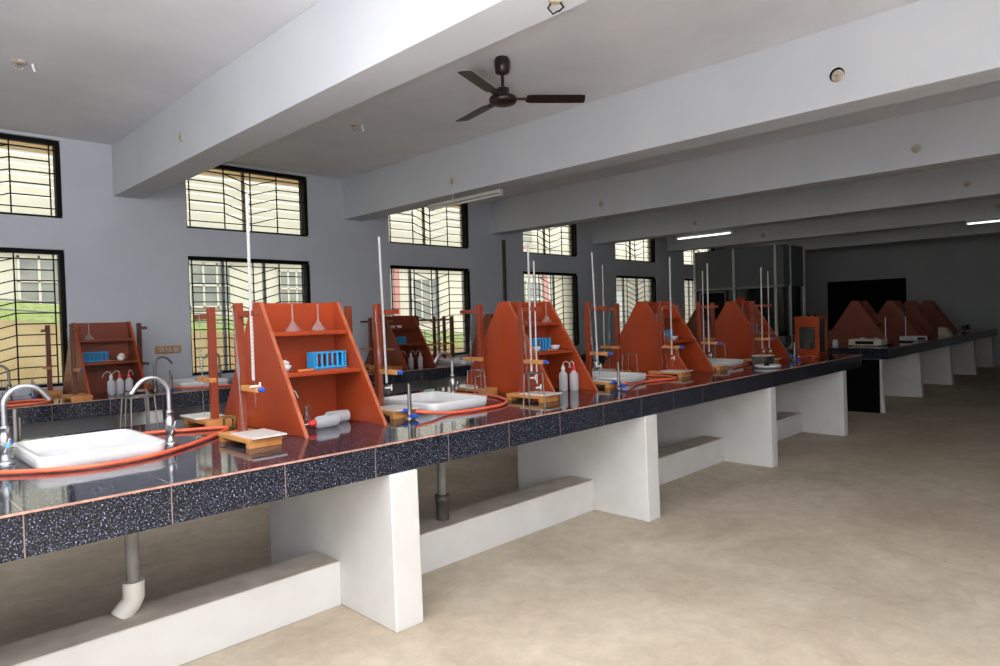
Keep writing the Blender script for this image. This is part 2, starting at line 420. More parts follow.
# partition room in the far left corner
PX, PY = 14.9, 5.83
root = empty('wall_partition', (PX, PY, 0)); tag(root, 'dark partition of grey panels over black glass in the far corner', 'partition', None, 'structure')
m = MB(); m.box(0, .08, 0, YW-PY, 2.03, 2.95); m.box(.08, 1.2, 0, .08, 2.03, 2.95); m.box(0, .06, 0, YW-PY, 0, .9); m.box(.08, 1.2, 0, .06, 0, .9); m.build('panel', M['panelgrey'], root)
m = MB(); m.box(.03, .05, .02, YW-PY, .9, 2.03); m.box(.05, 1.2, .03, .05, .9, 2.03); m.build('glass_panel', M['dkglass'], root)
for yy in (.16, 1.13, 2.13): BOX(-.02, .1, yy, yy+.05, 0, 2.95).build('post', M['white'], root)
BOX(1.16, 1.22, -.02, .08, 0, 2.95).build('post', M['white'], root)
BOX(.35, .38, -.02, .08, 0, 2.95).build('post', M['white'], root)
BOX(-.02, .1, 0, YW-PY, 2.0, 2.05).build('rail', M['alu'], root)
m = MB(); m.box(-.015, .02, 1.35, 1.39, .95, 1.98); m.box(-.015, .02, 2.0, 2.04, .95, 1.98); m.box(-.015, .02, 1.35, 2.04, 1.94, 1.98); m.build('window_frame', M['panelgrey'], root)
BOX(1.2, 1.26, .05, 1.0, 0, 2.95).build('side_panel', M['panelgrey'], root)
o = BOX(PX-.03, PX-.005, 6.72, 6.93, 1.52, 1.80).build('notice_board', M['red']); tag(o, 'small dull red notice on the dark partition glass', 'notice')
root = empty('blackboard', (XE-.04, 5.6, .93)); tag(root, 'large black board on the far end wall', 'blackboard')
BOX(0, .03, -1.07, .76, 0, 1.26).build('board', M['blackbd'], root)
m = MB(); m.box(-.008, .034, -1.1, .79, 1.26, 1.29); m.box(-.03, .034, -1.1, .79, -.03, 0); m.box(-.008, .034, -1.1, -1.07, 0, 1.26); m.box(-.008, .034, .76, .79, 0, 1.26); m.build('frame', M['black'], root)

# ------------------------------------------------------------------ outside the windows
struct('ground', BOX(-14, 30, YW+.25, 30, -.4, -.3), M['soil'], label='pale bare ground outside the windows', cat='ground')
ZR = lambda x: 1.80-.09*x
def slope_prism(ya, yb, za, zb, xs=(-8, 13)):
    """ground piece whose top follows the falling terrain; za, zb are heights above the terrain line"""
    x0, x1 = xs
    return MB().hexa([(x0, ya, -.3), (x1, ya, -.3), (x1, yb, -.3), (x0, yb, -.3)], [(x0, ya, ZR(x0)+za), (x1, ya, ZR(x1)+za), (x1, yb, ZR(x1)+zb), (x0, yb, ZR(x0)+zb)])
o = slope_prism(11.4, 11.6, 0, 0).build('retaining_wall', M['facade2']); tag(o, 'low cream retaining wall outside, below the grass bank', 'wall', None, 'structure')
o = slope_prism(11.6, 12.6, -.01, .33).build('grass_bank', M['grass']); tag(o, 'green grass bank outside the windows', 'grass', None, 'stuff')
root = empty('railing', (0, 11.5, 0)); tag(root, 'grey pipe railing outside on top of the retaining wall', 'railing')
m = MB()
for h in (.16, .30): m.tube([(-7.9, 0, ZR(-7.9)+h), (12.9, 0, ZR(12.9)+h)], .016, 6)
m.build('rail', M['rail'], root)
for i in range(14): MB().tube([(-7.8+i*1.55, 0, ZR(-7.8+i*1.55)+.001), (-7.8+i*1.55, 0, ZR(-7.8+i*1.55)+.31)], .016, 6).build('post', M['rail'], root)
root = empty('building', (0, 15.0, 0)); tag(root, 'cream building with grey windows seen through the barred windows', 'building')
BOX(-16, 32, 0, 3, -.29, 11).build('wall', M['facade'], root)
m = MB()
for z in (3.05, 5.6, 7.9): m.box(-16, 32, -.25, 0, z, z+.14)
m.build('ledge', M['ledge'], root)
for x, w_, z, h_ in [(-3.2, 1.6, 2.0, .95), (.2, .9, 2.0, .9), (2.45, 1.0, 1.95, .95), (5.5, .95, 1.9, 1.0), (7.6, .7, 1.9, .9), (11.6, 1.05, 1.45, 1.25), (13.6, .6, 1.5, 1.2), (16.4, 1.2, 1.5, 1.2), (19.4, 1.2, 1.5, 1.2), (23, 1.2, 1.5, 1.2),
                   (-1, 1.8, 3.9, 1.2), (3.2, 1.8, 3.9, 1.2), (9.0, 1.8, 3.9, 1.2), (15, 1.8, 3.9, 1.2)]:
    wf = BOX(x, x+w_, -.03, .0, z, z+h_).build('window', M['outwin'], root)
    m = MB(); k = 3
    for i in range(k+1): m.box(x+i*(w_-.04)/k, x+i*(w_-.04)/k+.04, -.06, -.03, z, z+h_)
    for i in range(3): m.box(x, x+w_, -.06, -.03, z+i*(h_-.04)/2, z+i*(h_-.04)/2+.04)
    m.build('window_frame', M['facade'], wf)
for x in (10.98, 17.3): BOX(x, x+.17, -.09, -.03, -.29, 3.05).build('pillar', M['pinkcol'], root)
root = empty('outbuilding', (18.6, 14.2, 0)); tag(root, 'low grey outbuilding outside beyond the far barred windows', 'building')
BOX(0, 24, 0, .5, -.29, 3.15).build('wall', M['greyrender'], root); BOX(-.25, 24.25, -.3, .52, 3.15, 3.29).build('roof_slab', M['ledge'], root)
for i in range(5):
    x = 1.1+i*4.2; wf = BOX(x, x+1.3, -.03, 0, 1.2, 2.4).build('window', M['outwin'], root)
    m = MB()
    for k in range(3): m.box(x+k*.62, x+k*.62+.05, -.06, -.03, 1.2, 2.4)
    for z in (1.2, 1.77, 2.35): m.box(x, x+1.3, -.06, -.03, z, z+.05)
    m.build('window_frame', M['ledge'], wf)
struct('sunshade', BOX(XB, XE, YW+WT, 9.42, 3.60, 3.72), M['soffit'], label='concrete sunshade slab outside above the upper windows', cat='sunshade')

# ------------------------------------------------------------------ benches
BH = .9; BHW = .85                                       # the wall bench is a little lower
def bench(name, label, x0, x1, y0, y1, legs, leg_y, plinth, terr, bh=.9, taper=.035):
    root = empty(name, (0, 0, 0)); tag(root, label, 'lab bench')
    BOX(x0, x1, y0, y1, bh-.15, bh).build('countertop', terr, root, .003)
    BOX(x0, x1, y0-.007, y0+.0, bh-.007, bh).build('edge_strip', M['grout'], root)
    for lx0, lx1 in legs:
        a, b = leg_y
        MB().hexa([(lx0, a-taper, 0), (lx1, a-taper, 0), (lx1, b, 0), (lx0, b, 0)], [(lx0, a, bh-.15), (lx1, a, bh-.15), (lx1, b, bh-.15), (lx0, b, bh-.15)]).build('leg', M['plaster'], root, .008)
    if plinth:
        py0, py1, h = plinth
        for (a0, a1), (b0, b1) in zip(legs[:-1], legs[1:]):
            p = BOX(a1, b0, py0, py1, 0, h).build('plinth', M['plaster'], root, .006)
            BOX(a1+.004, b0-.004, py0+.005, py1-.005, h-.004, h+.003).build('cement_cap', M['cement'], p)
    return root
LX = [(-2.24, -2.08), (-.27, -.11), (1.82, 1.983), (4.012, 4.168), (6.15, 6.28), (8.18, 8.312)]
bench('lab_bench', 'long speckled black bench in front on white wall legs, sinks and shelf units on it', -2.6, 8.93, 2.563, 4.3, LX, (2.553, 3.81), (3.02, 3.25, .23), M['terr'], BH, .012)
LW = [(-.15+2.15*k-.16+.2, -.15+2.15*k+.2) for k in range(-1, 7)]
bench('lab_bench', 'speckled black bench running under the barred windows along the left wall', -2.6, 14.8, 6.71, 7.97, LW, (6.74, 7.8), None, M['terr2'], BHW)
L2 = [(10.26, 10.32), (12.36, 12.49), (14.6, 14.75), (16.9, 17.05), (19.1, 19.25)]
bb = bench('lab_bench', 'far dark bench running to the end wall beyond the front bench', 10.3, 19.36, 2.62, 4.3, L2, (2.70, 3.81), None, M['terr'])
BOX(10.235, 10.258, 2.72, 3.81, .0, .75).build('end_shade_sheet', M['blackbd'], bb)['label'] = 'black sheet for the shaded end face of the first leg'  # black sheet puts the shade on the leg's end face into colour

def drain(loc, label, white=True, elbow=True):
    root = empty('drain_pipe', loc); tag(root, label, 'pipe')
    h = .75-loc[2]
    MB().tube([(0, 0, .10), (0, 0, h)], .028, 14).build('pipe', M['pvcg'], root)
    mm = M['pvcw'] if white else M['pvcd']
    if elbow:
        MB().tube([(0, 0, .145), (0, 0, .075), (-.012, 0, .05), (-.045, .005, .012), (-.052, .005, .002)], [.044, .044, .043, .043, .044], 16).build('socket', mm, root)
    else:
        m = MB().lathe([(.04, .005), (.04, .12), (.046, .121), (.046, .16), (.03, .161)], n=16).build('socket', mm, root)
drain((.885, 3.17, .23), 'grey drain pipe in a white elbow socket nearest the viewer under the front bench')
drain((2.63, 3.15, .23), 'grey drain pipe in a dark grey collar between the first and second bench legs', False, False)
drain((6.40, 3.17, .23), 'thin drain pipe in a white elbow near the third front bench leg, half in shade')
drain((4.80, 3.17, .23), 'drain pipe under the front bench beyond its second white leg')

# ------------------------------------------------------------------ shelf units
def shelf_unit(w=.5, wood=None, edge=None):
    wood = wood or M['wood']; edge = edge or M['woodedge']
    root = empty('shelf_unit'); t = .02
    sl = lambda z: -.5+(.455*z/.7)                       # front slope y at height z
    for sx in (0, w-t):
        p = MB().prism([(-.5, 0), (.5, 0), (.045, .7), (-.045, .7)], sx, sx+t, 'x').build('side_panel', wood, root, .002)
        e = MB()
        e.hexa([(sx, -.505, 0), (sx+t, -.505, 0), (sx+t, -.5, 0), (sx, -.5, 0)], [(sx, -.05, .7), (sx+t, -.05, .7), (sx+t, -.045, .7), (sx, -.045, .7)])
        e.build('edge_band', edge, p)
    BOX(t, w-t, -.009, .009, 0, .695).build('divider', wood, root)
    for z in (.29, .507):
        for s in (-1, 1):
            a, b = sorted((s*.0095, s*(-sl(z)-.012)))
            BOX(t, w-t, a, b, z, z+.026).build('shelf', wood, root, .006)
    return root
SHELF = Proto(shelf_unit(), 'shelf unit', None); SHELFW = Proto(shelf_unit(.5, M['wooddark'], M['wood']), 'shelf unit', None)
SXF = [1.65, 3.61, 5.52, 7.43]; SY = 3.53
SHELF.put((SXF[0], SY, BH), 'brown slant-sided wooden shelf unit nearest the viewer on the front bench', group='shelf units on the front bench')
SHELF.put((SXF[1], SY, BH), 'second brown shelf unit along the front bench, two wash bottles at its foot', group='shelf units on the front bench')
SHELF.put((SXF[2], SY, BH), 'third brown shelf unit along the front bench, in half shade', group='shelf units on the front bench')
SHELF.put((SXF[3], SY, BH), 'last brown shelf unit on the front bench, before the glass balance case', group='shelf units on the front bench')
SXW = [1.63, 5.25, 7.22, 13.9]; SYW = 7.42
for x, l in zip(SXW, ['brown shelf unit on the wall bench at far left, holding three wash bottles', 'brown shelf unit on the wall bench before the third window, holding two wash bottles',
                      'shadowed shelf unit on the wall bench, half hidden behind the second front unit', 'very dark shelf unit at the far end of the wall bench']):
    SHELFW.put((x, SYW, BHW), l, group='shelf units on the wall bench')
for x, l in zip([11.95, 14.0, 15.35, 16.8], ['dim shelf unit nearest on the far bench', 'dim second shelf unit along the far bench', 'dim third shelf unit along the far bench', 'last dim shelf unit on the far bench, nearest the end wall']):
    SHELFW.put((x, SY, BH), l, group='shelf units on the far bench')  # darker wood colour here stands in for the dim far end

# ------------------------------------------------------------------ burette stands, tiles, burettes, pipettes
def stand(pm=None):
    """front stand: post at origin, base and arms reach towards -y"""
    root = empty('burette_stand')
    b = MB(); b.box(-.085, .085, -.25, .09, .024, .045); b.build('base', M['lightwood'], root, .003)
    for y in (-.25, .05):
        BOX(-.08, .08, y, y+.04, 0, .024).build('foot', M['lightwood'], root, .002)
    BOX(-.019, .019, -.019, .019, .045, .685).build('post', (pm or M['post']), root, .002)
    a = BOX(-.008, .020, -.2, .022, .617, .645).build('upper_arm', (pm or M['post']), root, .002)
    BOX(-.010, .024, -.19, .022, .252, .28).build('lower_arm', M['lightwood'], root, .003)
    MB().lathe([(.010, -.012), (.012, 0), (.012, .024), (.007, .03)], mtx=Matrix.Rotation(PI/2, 3, 'X'), c=(.007, -.200, .266), n=12).build('clamp_knob', M['blue'], root)
    return root
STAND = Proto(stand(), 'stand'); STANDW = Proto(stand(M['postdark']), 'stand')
def slab():
    return BOX(-.085, .085, -.12, .12, 0, .008).build('white_tile', M['whitetile'], None, .001)
TILE = Proto(slab(), 'tile')
def burette(L=.95, thin=False):
    root = empty('burette'); r = .0055 if thin else .0075
    MB().tube([(0, 0, .06), (0, 0, L)], r, 10).build('tube', M['burette'], root)
    m = MB()
    for i in range(40 if not thin else 20):
        z = .14+i*(.0195 if not thin else .03)
        m.lathe([(r+.0002, z), (r+.0002, z+.0022)], n=10, cap=False)
    m.build('scale_mark', M['mark'], root)
    MB().tube([(0, 0, .062), (.004, -.008, .045), (.004, -.008, -.07)], [.005, .004, .0022], 8).build('tip', M['glass'], root)
    k = MB(); k.tube([(-.02, -.008, .03), (.028, -.008, .03)], .006, 8); k.tube([(.028, -.008, .012), (.028, -.008, .048)], .005, 8); k.build('stopcock', M['white'], root)
    return root
BUR = Proto(burette(), 'burette')
def pipette():
    root = empty('pipette')
    MB().lathe([(.003, 0), (.003, .21), (.004, .26), (.009, .275), (.010, .335), (.004, .355), (.0038, .58)], n=10).build('tube', M['pip'], root)
    return root
PIP = Proto(pipette(), 'pipette')
FRONT = [(1.416, 3.22, 'left of the nearest shelf unit'), (2.37, 3.41, 'just right of the nearest shelf unit'), (3.40, 3.15, 'in front of the second shelf unit'),
         (4.35, 3.29, 'just right of the second shelf unit'), (5.40, 3.25, 'before the third shelf unit'), (6.20, 3.28, 'just right of the third shelf unit'), (7.17, 3.15, 'in front of the last shelf unit')]
BACK = [(1.53, 3.84, 'behind and left of the nearest shelf unit'), (2.45, 3.86, 'behind and right of the nearest shelf unit'), (3.48, 3.66, 'behind and left of the second shelf unit'),
        (5.27, 3.64, 'behind and left of the third shelf unit'), (7.12, 3.60, 'behind and left of the last shelf unit')]
for x, y, l in FRONT:
    STAND.put((x, y, BH), f'wooden burette stand {l}, on the front bench', group='burette stands on the front bench')
    TILE.put((x+.012, y-.15, BH+.0455), f'white glazed tile on burette stand base {l}', group='white tiles on the stands')
for x, y, l in BACK:
    STAND.put((x, y, BH), f'wooden burette stand facing the windows, {l}', PI, group='burette stands on the front bench')
    TILE.put((x-.012, y+.15, BH+.0455), f'white glazed tile on rear burette stand base {l}', PI, group='white tiles on the stands')
BURS = [(1.421, 3.095, 2.10, 'left of the nearest shelf unit, tallest in view'), (2.372, 3.318, 1.99, 'right of the nearest shelf unit'), (3.406, 3.065, 1.975, 'in front of the second shelf unit'),
        (4.354, 3.195, 1.985, 'right of the second shelf unit'), (5.404, 3.135, 1.985, 'before the third shelf unit'), (6.204, 3.18, 1.965, 'right of the third shelf unit'), (7.174, 3.05, 1.95, 'before the last shelf unit')]
for x, y, zt, l in BURS:
    o = BUR.put((x-.010, y-(.028 if x < 2 else 0), zt-.95), f'tall white burette on the stand {l}', group='burettes on the front bench')
    o.rotation_euler = (-.035 if x in (2.372, 4.354) else 0, 0, 0)
BT = Proto(burette(.9, True), 'burette')
for x, y, zt, l in [(5.275, 3.77, 1.96, 'on the rear stand behind the third shelf unit'), (6.207, 3.235, 1.893, 'beside the tall one right of the third shelf unit'), (7.177, 2.975, 1.905, 'at the arm end before the last shelf unit'), (3.41, 3.02, 1.86, 'close beside the tall burette of the second unit')]:
    BT.put((x-.010, y if y < 3.7 else y+.02, zt-.9), f'thin burette {l}', group='burettes on the front bench')
def tilted(P, loc, label, rx, ry, group=None):
    o = P.put(loc, label, 0, group); o.rotation_euler = (rx, ry, 0); return o
for x, y, s, l in [(1.416, 3.22, 1, 'slender glass pipette on the stand left of the nearest shelf unit'), (1.53, 3.84, -1, 'glass pipette on the rear stand left of the nearest unit'), (2.37, 3.41, 1, 'glass pipette on the stand right of the nearest unit'),
                   (3.40, 3.15, 1, 'glass pipette on the stand in front of the second unit'), (3.48, 3.66, -1, 'glass pipette on the rear stand left of the second unit'), (4.35, 3.29, 1, 'glass pipette on the stand right of the second unit'),
                   (5.27, 3.64, -1, 'glass pipette on the rear stand by the third unit'), (5.40, 3.25, 1, 'glass pipette on the stand before the third unit'), (7.17, 3.15, 1, 'glass pipette on the stand before the last unit')]:
    tilted(PIP, (x-.03, y-.06*s-(.02 if s > 0 else -.02), BH+.06), l, -.05*s if s > 0 else .05, -.03, 'pipettes on the stands')
# wall bench stands
WS = [(1.535, 6.99, 0, 'front left of the left shelf unit'), (1.484, 7.70, PI, 'behind and left of the left shelf unit'), (2.25, 7.52, 0, 'right of the left shelf unit'),
      (5.097, 7.50, PI, 'left of the middle shelf unit'), (5.06, 7.12, 0, 'in front of the middle shelf unit'), (5.86, 7.45, 0, 'right of the middle shelf unit'), (6.25, 7.55, PI, 'before the third barred window'), (6.504, 7.62, PI, 'before the right half of the third window'), (6.735, 7.70, PI, 'at the right jamb of the third barred window'), (7.08, 7.12, 0, 'left of the shadowed shelf unit')]
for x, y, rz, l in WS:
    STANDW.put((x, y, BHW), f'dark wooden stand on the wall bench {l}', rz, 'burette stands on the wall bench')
for x, y, l in [(1.535, 6.99, 'left shelf unit'), (5.06, 7.12, 'middle shelf unit'), (7.08, 7.12, 'shadowed shelf unit')]:
    tilted(PIP, (x-.03, y-.06, BHW+.06), f'glass pipette on the wall bench stand by the {l}', -.06, -.03, 'pipettes on the stands')

# ------------------------------------------------------------------ sinks, taps, hoses
def rrect(w, d, r, z, n=5):
    out = []
    for cx, cy, a0 in ((w/2-r, d/2-r, 0), (-w/2+r, d/2-r, PI/2), (-w/2+r, -d/2+r, PI), (w/2-r, -d/2+r, 1.5*PI)):
        for i in range(n+1):
            a = a0+PI/2*i/n; out.append((cx+r*math.cos(a), cy+r*math.sin(a), z))
    return out
def sink():
    root = empty('sink'); h = .062
    rings = [rrect(.47, .57, .05, .0), rrect(.49, .59, .055, .012), rrect(.50, .60, .06, h-.008), rrect(.49, .59, .055, h), rrect(.455, .555, .05, h), rrect(.445, .545, .05, h-.006), rrect(.40, .50, .06, .012), rrect(.2, .3, .06, .008)]
    MB().loops(rings).build('basin', M['porcelain'], root)
    MB().lathe([(.028, .0085), (.028, .011), (.012, .0112), (.012, .0095)], n=16).build('drain', M['chrome'], root)
    return root
SINK = Proto(sink(), 'sink')
for x, y, l in [(.81, 3.48, 'nearest white porcelain sink on the front bench, left of the first shelf unit'), (2.80, 3.42, 'white porcelain sink between the first and second shelf units'),
                (4.73, 3.42, 'white porcelain sink between the second and third shelf units'), (6.64, 3.42, 'white porcelain sink between the third and last shelf units')]:
    SINK.put((x, y, BH), l, group='white sinks in the benches')
for x, y, l in [(2.72, 7.30, 'white sink on the wall bench beneath the wooden socket board'), (6.35, 7.06, 'white sink on the wall bench beneath the third barred window'), (.6, 7.30, 'white sink on the wall bench at the left edge')]:
    SINK.put((x, y, BHW), l, group='white sinks in the benches')
def faucet(mt=None, sx=-1, capm=None):
    """spout reaches along sx*x, handle towards -y"""
    mt = mt or M['steel']; root = empty('swan_neck_tap')
    MB().lathe([(.036, 0), (.036, .006), (.026, .014), (.019, .02), (.017, .05), (.021, .06), (.021, .12), (.017, .13), (.015, .15), (.018, .152), (.018, .162), (.012, .168)], n=18).build('body', mt, root)
    pts = [(0, 0, .16), (0, 0, .20), (0, 0, .245)]+[(p[0]*-sx, p[1], p[2]) for p in arc((-.078, 0, .255), .078, 0, PI*.83, 12, 'xz')]
    p = pts[-1]; q = pts[-2]; d = (Vector(p)-Vector(q)).normalized(); pts.append(tuple(Vector(p)+d*.04))
    MB().tube(pts, .0115, 12).build('spout', mt, root)
    hd = MB(); hd.tube([(0, 0, .085), (0, -.05, .085)], .007, 8); hd.tube([(-.032, -.048, .095), (.032, -.048, .075)], .0045, 8); hd.tube([(-.01, -.048, .055), (.01, -.048, .115)], .0045, 8)
    h = hd.build('handle', mt, root)
    MB().lathe([(.009, 0), (.011, .004), (.009, .010)], c=(0, -.048, .085), mtx=Matrix.Rotation(PI/2, 3, 'X'), n=12).build('cap', capm or mt, h)
    return root
TAPR = Proto(faucet(None, 1, M['cyan']), 'tap')
TAP = Proto(faucet(), 'tap')
for x, y, rz, l in [(.513, 3.56, None, 'steel swan-neck tap at the left end of the nearest sink'), (1.155, 3.45, 0, 'steel swan-neck tap at the right end of the nearest sink'),
                    (3.24, 3.72, 0, 'steel swan-neck tap by the sink between the first and second shelf units'), (5.14, 3.80, 0, 'steel swan-neck tap by the sink beyond the second shelf unit'),
                    (8.10, 3.42, None, 'small swan-neck tap between the last shelf unit and the balance case')]:
    (TAPR if rz is None else TAP).put((x, y, BH), l, rz or 0, 'swan-neck taps on the front bench')
TAPD = Proto(faucet(M['steeldk']), 'tap')
for x, y, rz, l in [(2.25, 7.10, PI, 'dark swan-neck tap beneath the wooden socket board'), (1.10, 7.30, 0, 'dark swan-neck tap at the left end of the wall bench'), (3.15, 7.72, 0, 'dark swan-neck tap against the second barred window')]:
    TAPD.put((x, y, BHW), l, rz, 'swan-neck taps on the wall bench')
def gastap():
    root = empty('gas_tap')
    p = MB(); p.lathe([(.03, 0), (.03, .006), (.012, .012), (.011, .05), (.009, .16), (.0085, .205)], n=14); p.tube([(.018, .01, .01), (.018, .01, .16)], .006, 8); p.build('pillar', M['steeldk'], root)
    for s, z in ((-1, .045), (1, .022)):
        b = MB(); b.tube([(0, 0, z), (-.006*s, -.03*s, z)], .008, 8); b.box(-.016, .016, -.065*s if s > 0 else .03, -.03*s if s > 0 else .065, z-.010, z+.010); b.build('valve', M['blue'], root, .003)
    return root
GAS = Proto(gastap(), 'gas tap')
for x, y, l in [(.60, 3.87, 'slim gas tap with blue valves behind the left end of the nearest sink'), (2.36, 3.10, 'slim gas tap with blue valves at the corner of the nearest shelf unit'),
                (4.30, 2.97, 'slim gas tap with blue valves right of the second shelf unit'), (6.50, 3.86, 'slim gas tap behind the sink past the third shelf unit'), (7.75, 2.93, 'slim gas tap at the foot of the last shelf unit')]:
    GAS.put((x, y, BH), l, 0, 'gas taps on the benches')
GAS.put((2.33, 6.90, BHW), 'slim gas tap on the wall bench under the socket board', 0, 'gas taps on the benches')
GAS.put((1.28, 7.35, BHW), 'slim gas tap on the wall bench left of the left shelf unit', 0, 'gas taps on the benches')
def hose(pts, label, r=.0098, group='orange rubber hoses'):
    bz = BHW if pts[0][1] > 6 else BH
    P = spline([(a, b, (c if len(q) else bz+r+.001)) for a, b, *q in pts for c in [q[0] if q else 0]], 8)
    o = MB().tube(P, r, 10).build('rubber_hose', M['hose']); return tag(o, label, 'hose', group)
hose([(.20, 3.62), (.42, 3.33), (.68, 3.13), (.93, 3.13), (1.13, 3.24), (1.32, 3.40), (1.46, 3.55), (1.52, 3.655), (1.46, 3.715), (1.36, 3.76), (1.20, 3.84), (1.02, 3.85), (.82, 3.87), (.68, 3.90), (.62, 3.91, BH+.04)], 'orange rubber hose looped around the nearest sink')
hose([(2.375, 3.06, BH+.045), (2.46, 3.03, BH+.03), (2.60, 3.03), (2.78, 3.0), (3.02, 3.01), (3.20, 3.12), (3.29, 3.25), (3.36, 3.38), (3.375, 3.48), (3.35, 3.60), (3.34, 3.75), (3.24, 3.85), (2.90, 3.90), (2.70, 3.92), (2.6, 3.80)], 'orange rubber hose looped around the sink right of the nearest shelf unit')
hose([(4.31, 2.92, BH+.045), (4.42, 2.94, BH+.02), (4.70, 3.02), (4.95, 2.98), (5.15, 2.96), (5.265, 3.08), (5.275, 3.25), (5.25, 3.40), (5.15, 3.55), (5.05, 3.67), (4.95, 3.84), (4.7, 3.90)], 'orange rubber hose looped around the sink beyond the second shelf unit')
hose([(6.38, 3.02), (6.75, 3.06), (6.95, 3.12), (7.02, 3.30), (6.98, 3.7), (6.9, 3.92), (6.7, 3.97), (6.51, 3.90, BH+.045)], 'orange rubber hose by the sink past the third shelf unit')
hose([(7.76, 2.88, BH+.045), (7.92, 2.96), (8.12, 3.0), (8.30, 2.95), (8.30, 2.86), (8.15, 2.82), (7.95, 2.80)], 'short orange hose on the bench before the balance case')
hose([(2.34, 6.86, BHW+.04), (2.5, 6.85, BHW+.02), (2.75, 6.86), (3.05, 6.88), (3.35, 7.0), (3.5, 7.2)], 'dull red hose on the wall bench under the socket board', group='hoses on the wall bench')
hose([(.90, 6.86), (1.10, 6.80), (1.3, 6.86), (1.36, 7.05), (1.2, 7.15), (1.02, 7.12)], 'red hose coil at the left end of the wall bench', group='hoses on the wall bench')
root = empty('hose_clip', (1.545, 3.69, BH)); tag(root, 'dark brass spring clip pinching the hose near the nearest sink', 'clip')
m = MB(); m.box(-.03, .03, -.008, .008, .0, .012); m.box(-.03, -.022, -.01, .01, 0, .06); m.box(.022, .03, -.01, .01, 0, .055); m.build('jaw', M['brass'], root, .002)
m = MB(); m.tube([(-.026, 0, .055), (.0, -.03, .075), (.03, -.035, .062)], .005, 6); m.tube([(.026, 0, .05), (0, .02, .07), (-.03, .03, .066)], .005, 6); m.build('lever', M['brass'], root)

# ------------------------------------------------------------------ tripods
def tripod(w=.11, h=.21, square=False):
    root = empty('tripod')
    cor = [(-w/2, -w/2), (w/2, -w/2), (w/2, w/2), (-w/2, w/2)] if square else [(w*.58*math.cos(a), w*.58*math.sin(a)) for a in (.5, .5+2*PI/3, .5+4*PI/3)]
    MB().tube([(x, y, h) for x, y in cor], .0045, 6, closed=True).build('top_ring', M['steeldk'], root)
    for x, y in cor: MB().tube([(x, y, h), (x*1.18, y*1.18, 0.0)], .004, 6).build('leg', M['steeldk'], root)
    return root
TRI = Proto(tripod(.12, .215), 'tripod stand'); TRQ = Proto(tripod(.12, .2, True), 'tripod stand')
G = 'wire tripods on the front bench'
TRQ.put((1.17, 3.97, BH), 'square-topped wire stand behind the nearest sink', .1, G); TRI.put((1.24, 4.17, BH), 'wire tripod behind the nearest swan-neck tap', .3, G)
TRI.put((3.16, 3.36, BH), 'wire tripod between the sink and the second shelf unit, left one of a pair', 0, G); 
TRS = Proto(tripod(.08, .16), 'tripod stand'); TRS.put((3.27, 3.47, BH), 'shorter wire tripod, right one of the pair left of the second shelf unit', .9, G)
TRI.put((3.16, 2.85, BH), 'wire tripod before the white tile in front of the second shelf unit', .5, G)
TRI.put((4.36, 3.62, BH), 'wire tripod left of the sink beyond the second unit', .2, G); TRI.put((5.10, 3.40, BH), 'wire tripod right of the sink beyond the second unit', .2, G)
TRI.put((6.93, 3.45, BH), 'dim wire tripod right of the last sink', .6, G)
TRI.put((.98, 7.0, BHW), 'dark wire tripod at the left end of the wall bench', .6, 'wire tripods on the wall bench')

# ------------------------------------------------------------------ bottles and glassware
def wash_bottle(capm, h=.15, r=.034):
    root = empty('wash_bottle')
    MB().lathe([(r*.9, 0), (r, .006), (r, h*.76), (r*.92, h*.86), (r*.6, h*.94), (.013, h), (.013, h+.012)], n=18).build('body', M['bottle'], root)
    MB().lathe([(.016, h+.004), (.016, h+.026), (.009, h+.036), (.005, h+.05)], n=14).build('cap', capm, root)
    MB().tube([(0, 0, h+.045), (.004, 0, h+.065), (.03, 0, h+.075), (.06, 0, h+.055), (.075, 0, h+.02)], .0028, 6).build('spout', M['white'], root)
    return root
def plain_bottle(capm, h=.15, r=.034):
    root = empty('plastic_bottle')
    MB().lathe([(r*.9, 0), (r, .006), (r, h*.76), (r*.92, h*.86), (r*.6, h*.94), (.013, h), (.013, h+.012)], n=18).build('body', M['bottle'], root)
    if capm: MB().lathe([(.019, h-.004), (.019, h+.026), (.010, h+.036), (.005, h+.04)], n=14).build('cap', capm, root); MB().lathe([(.004, h+.038), (.002, h+.075)], n=8).build('nozzle', M['white'], root)
    return root
WBW = Proto(wash_bottle(M['white']), 'wash bottle'); WBR = Proto(wash_bottle(M['red']), 'wash bottle')
G = 'wash bottles'
WBW.put((1.705, 3.33, BH), 'milky wash bottle standing inside the left panel of the nearest shelf unit', 0, G)
o = Proto(plain_bottle(M['red']), 'bottle').put((1.965, 3.25, BH+.0345), 'milky bottle with red cap lying on its side in the nearest shelf unit', 0, G); o.rotation_euler = (0, -PI/2, .12)
o = Proto(plain_bottle(None), 'bottle').put((2.10, 3.345, BH+.0345), 'milky bottle lying at the back of the nearest shelf unit', 0, G); o.rotation_euler = (0, -PI/2, -.12)
WBW.put((3.99, 3.27, BH), 'white-capped wash bottle at the foot of the second shelf unit', -.3, G)
WBR.put((4.035, 3.20, BH), 'red-tipped wash bottle at the foot of the second shelf unit', 1.2, G)
WBW.put((5.74, 3.30, BH), 'wash bottle in the foot of the third shelf unit', 0, G); WBW.put((7.64, 3.27, BH), 'wash bottle in the last shelf unit on the front bench', 0, G)
YB = SYW-.33
WBW.put((SXW[0]+.23, YB, BHW), 'white-capped wash bottle in the left wall bench unit', PI, G)
WBR.put((SXW[0]+.31, YB+.02, BHW), 'red-capped wash bottle in the middle of the left wall bench unit', PI*.8, G); WBR.put((SXW[0]+.385, YB, BHW), 'red-capped wash bottle at the right of the left wall bench unit', .8, G)
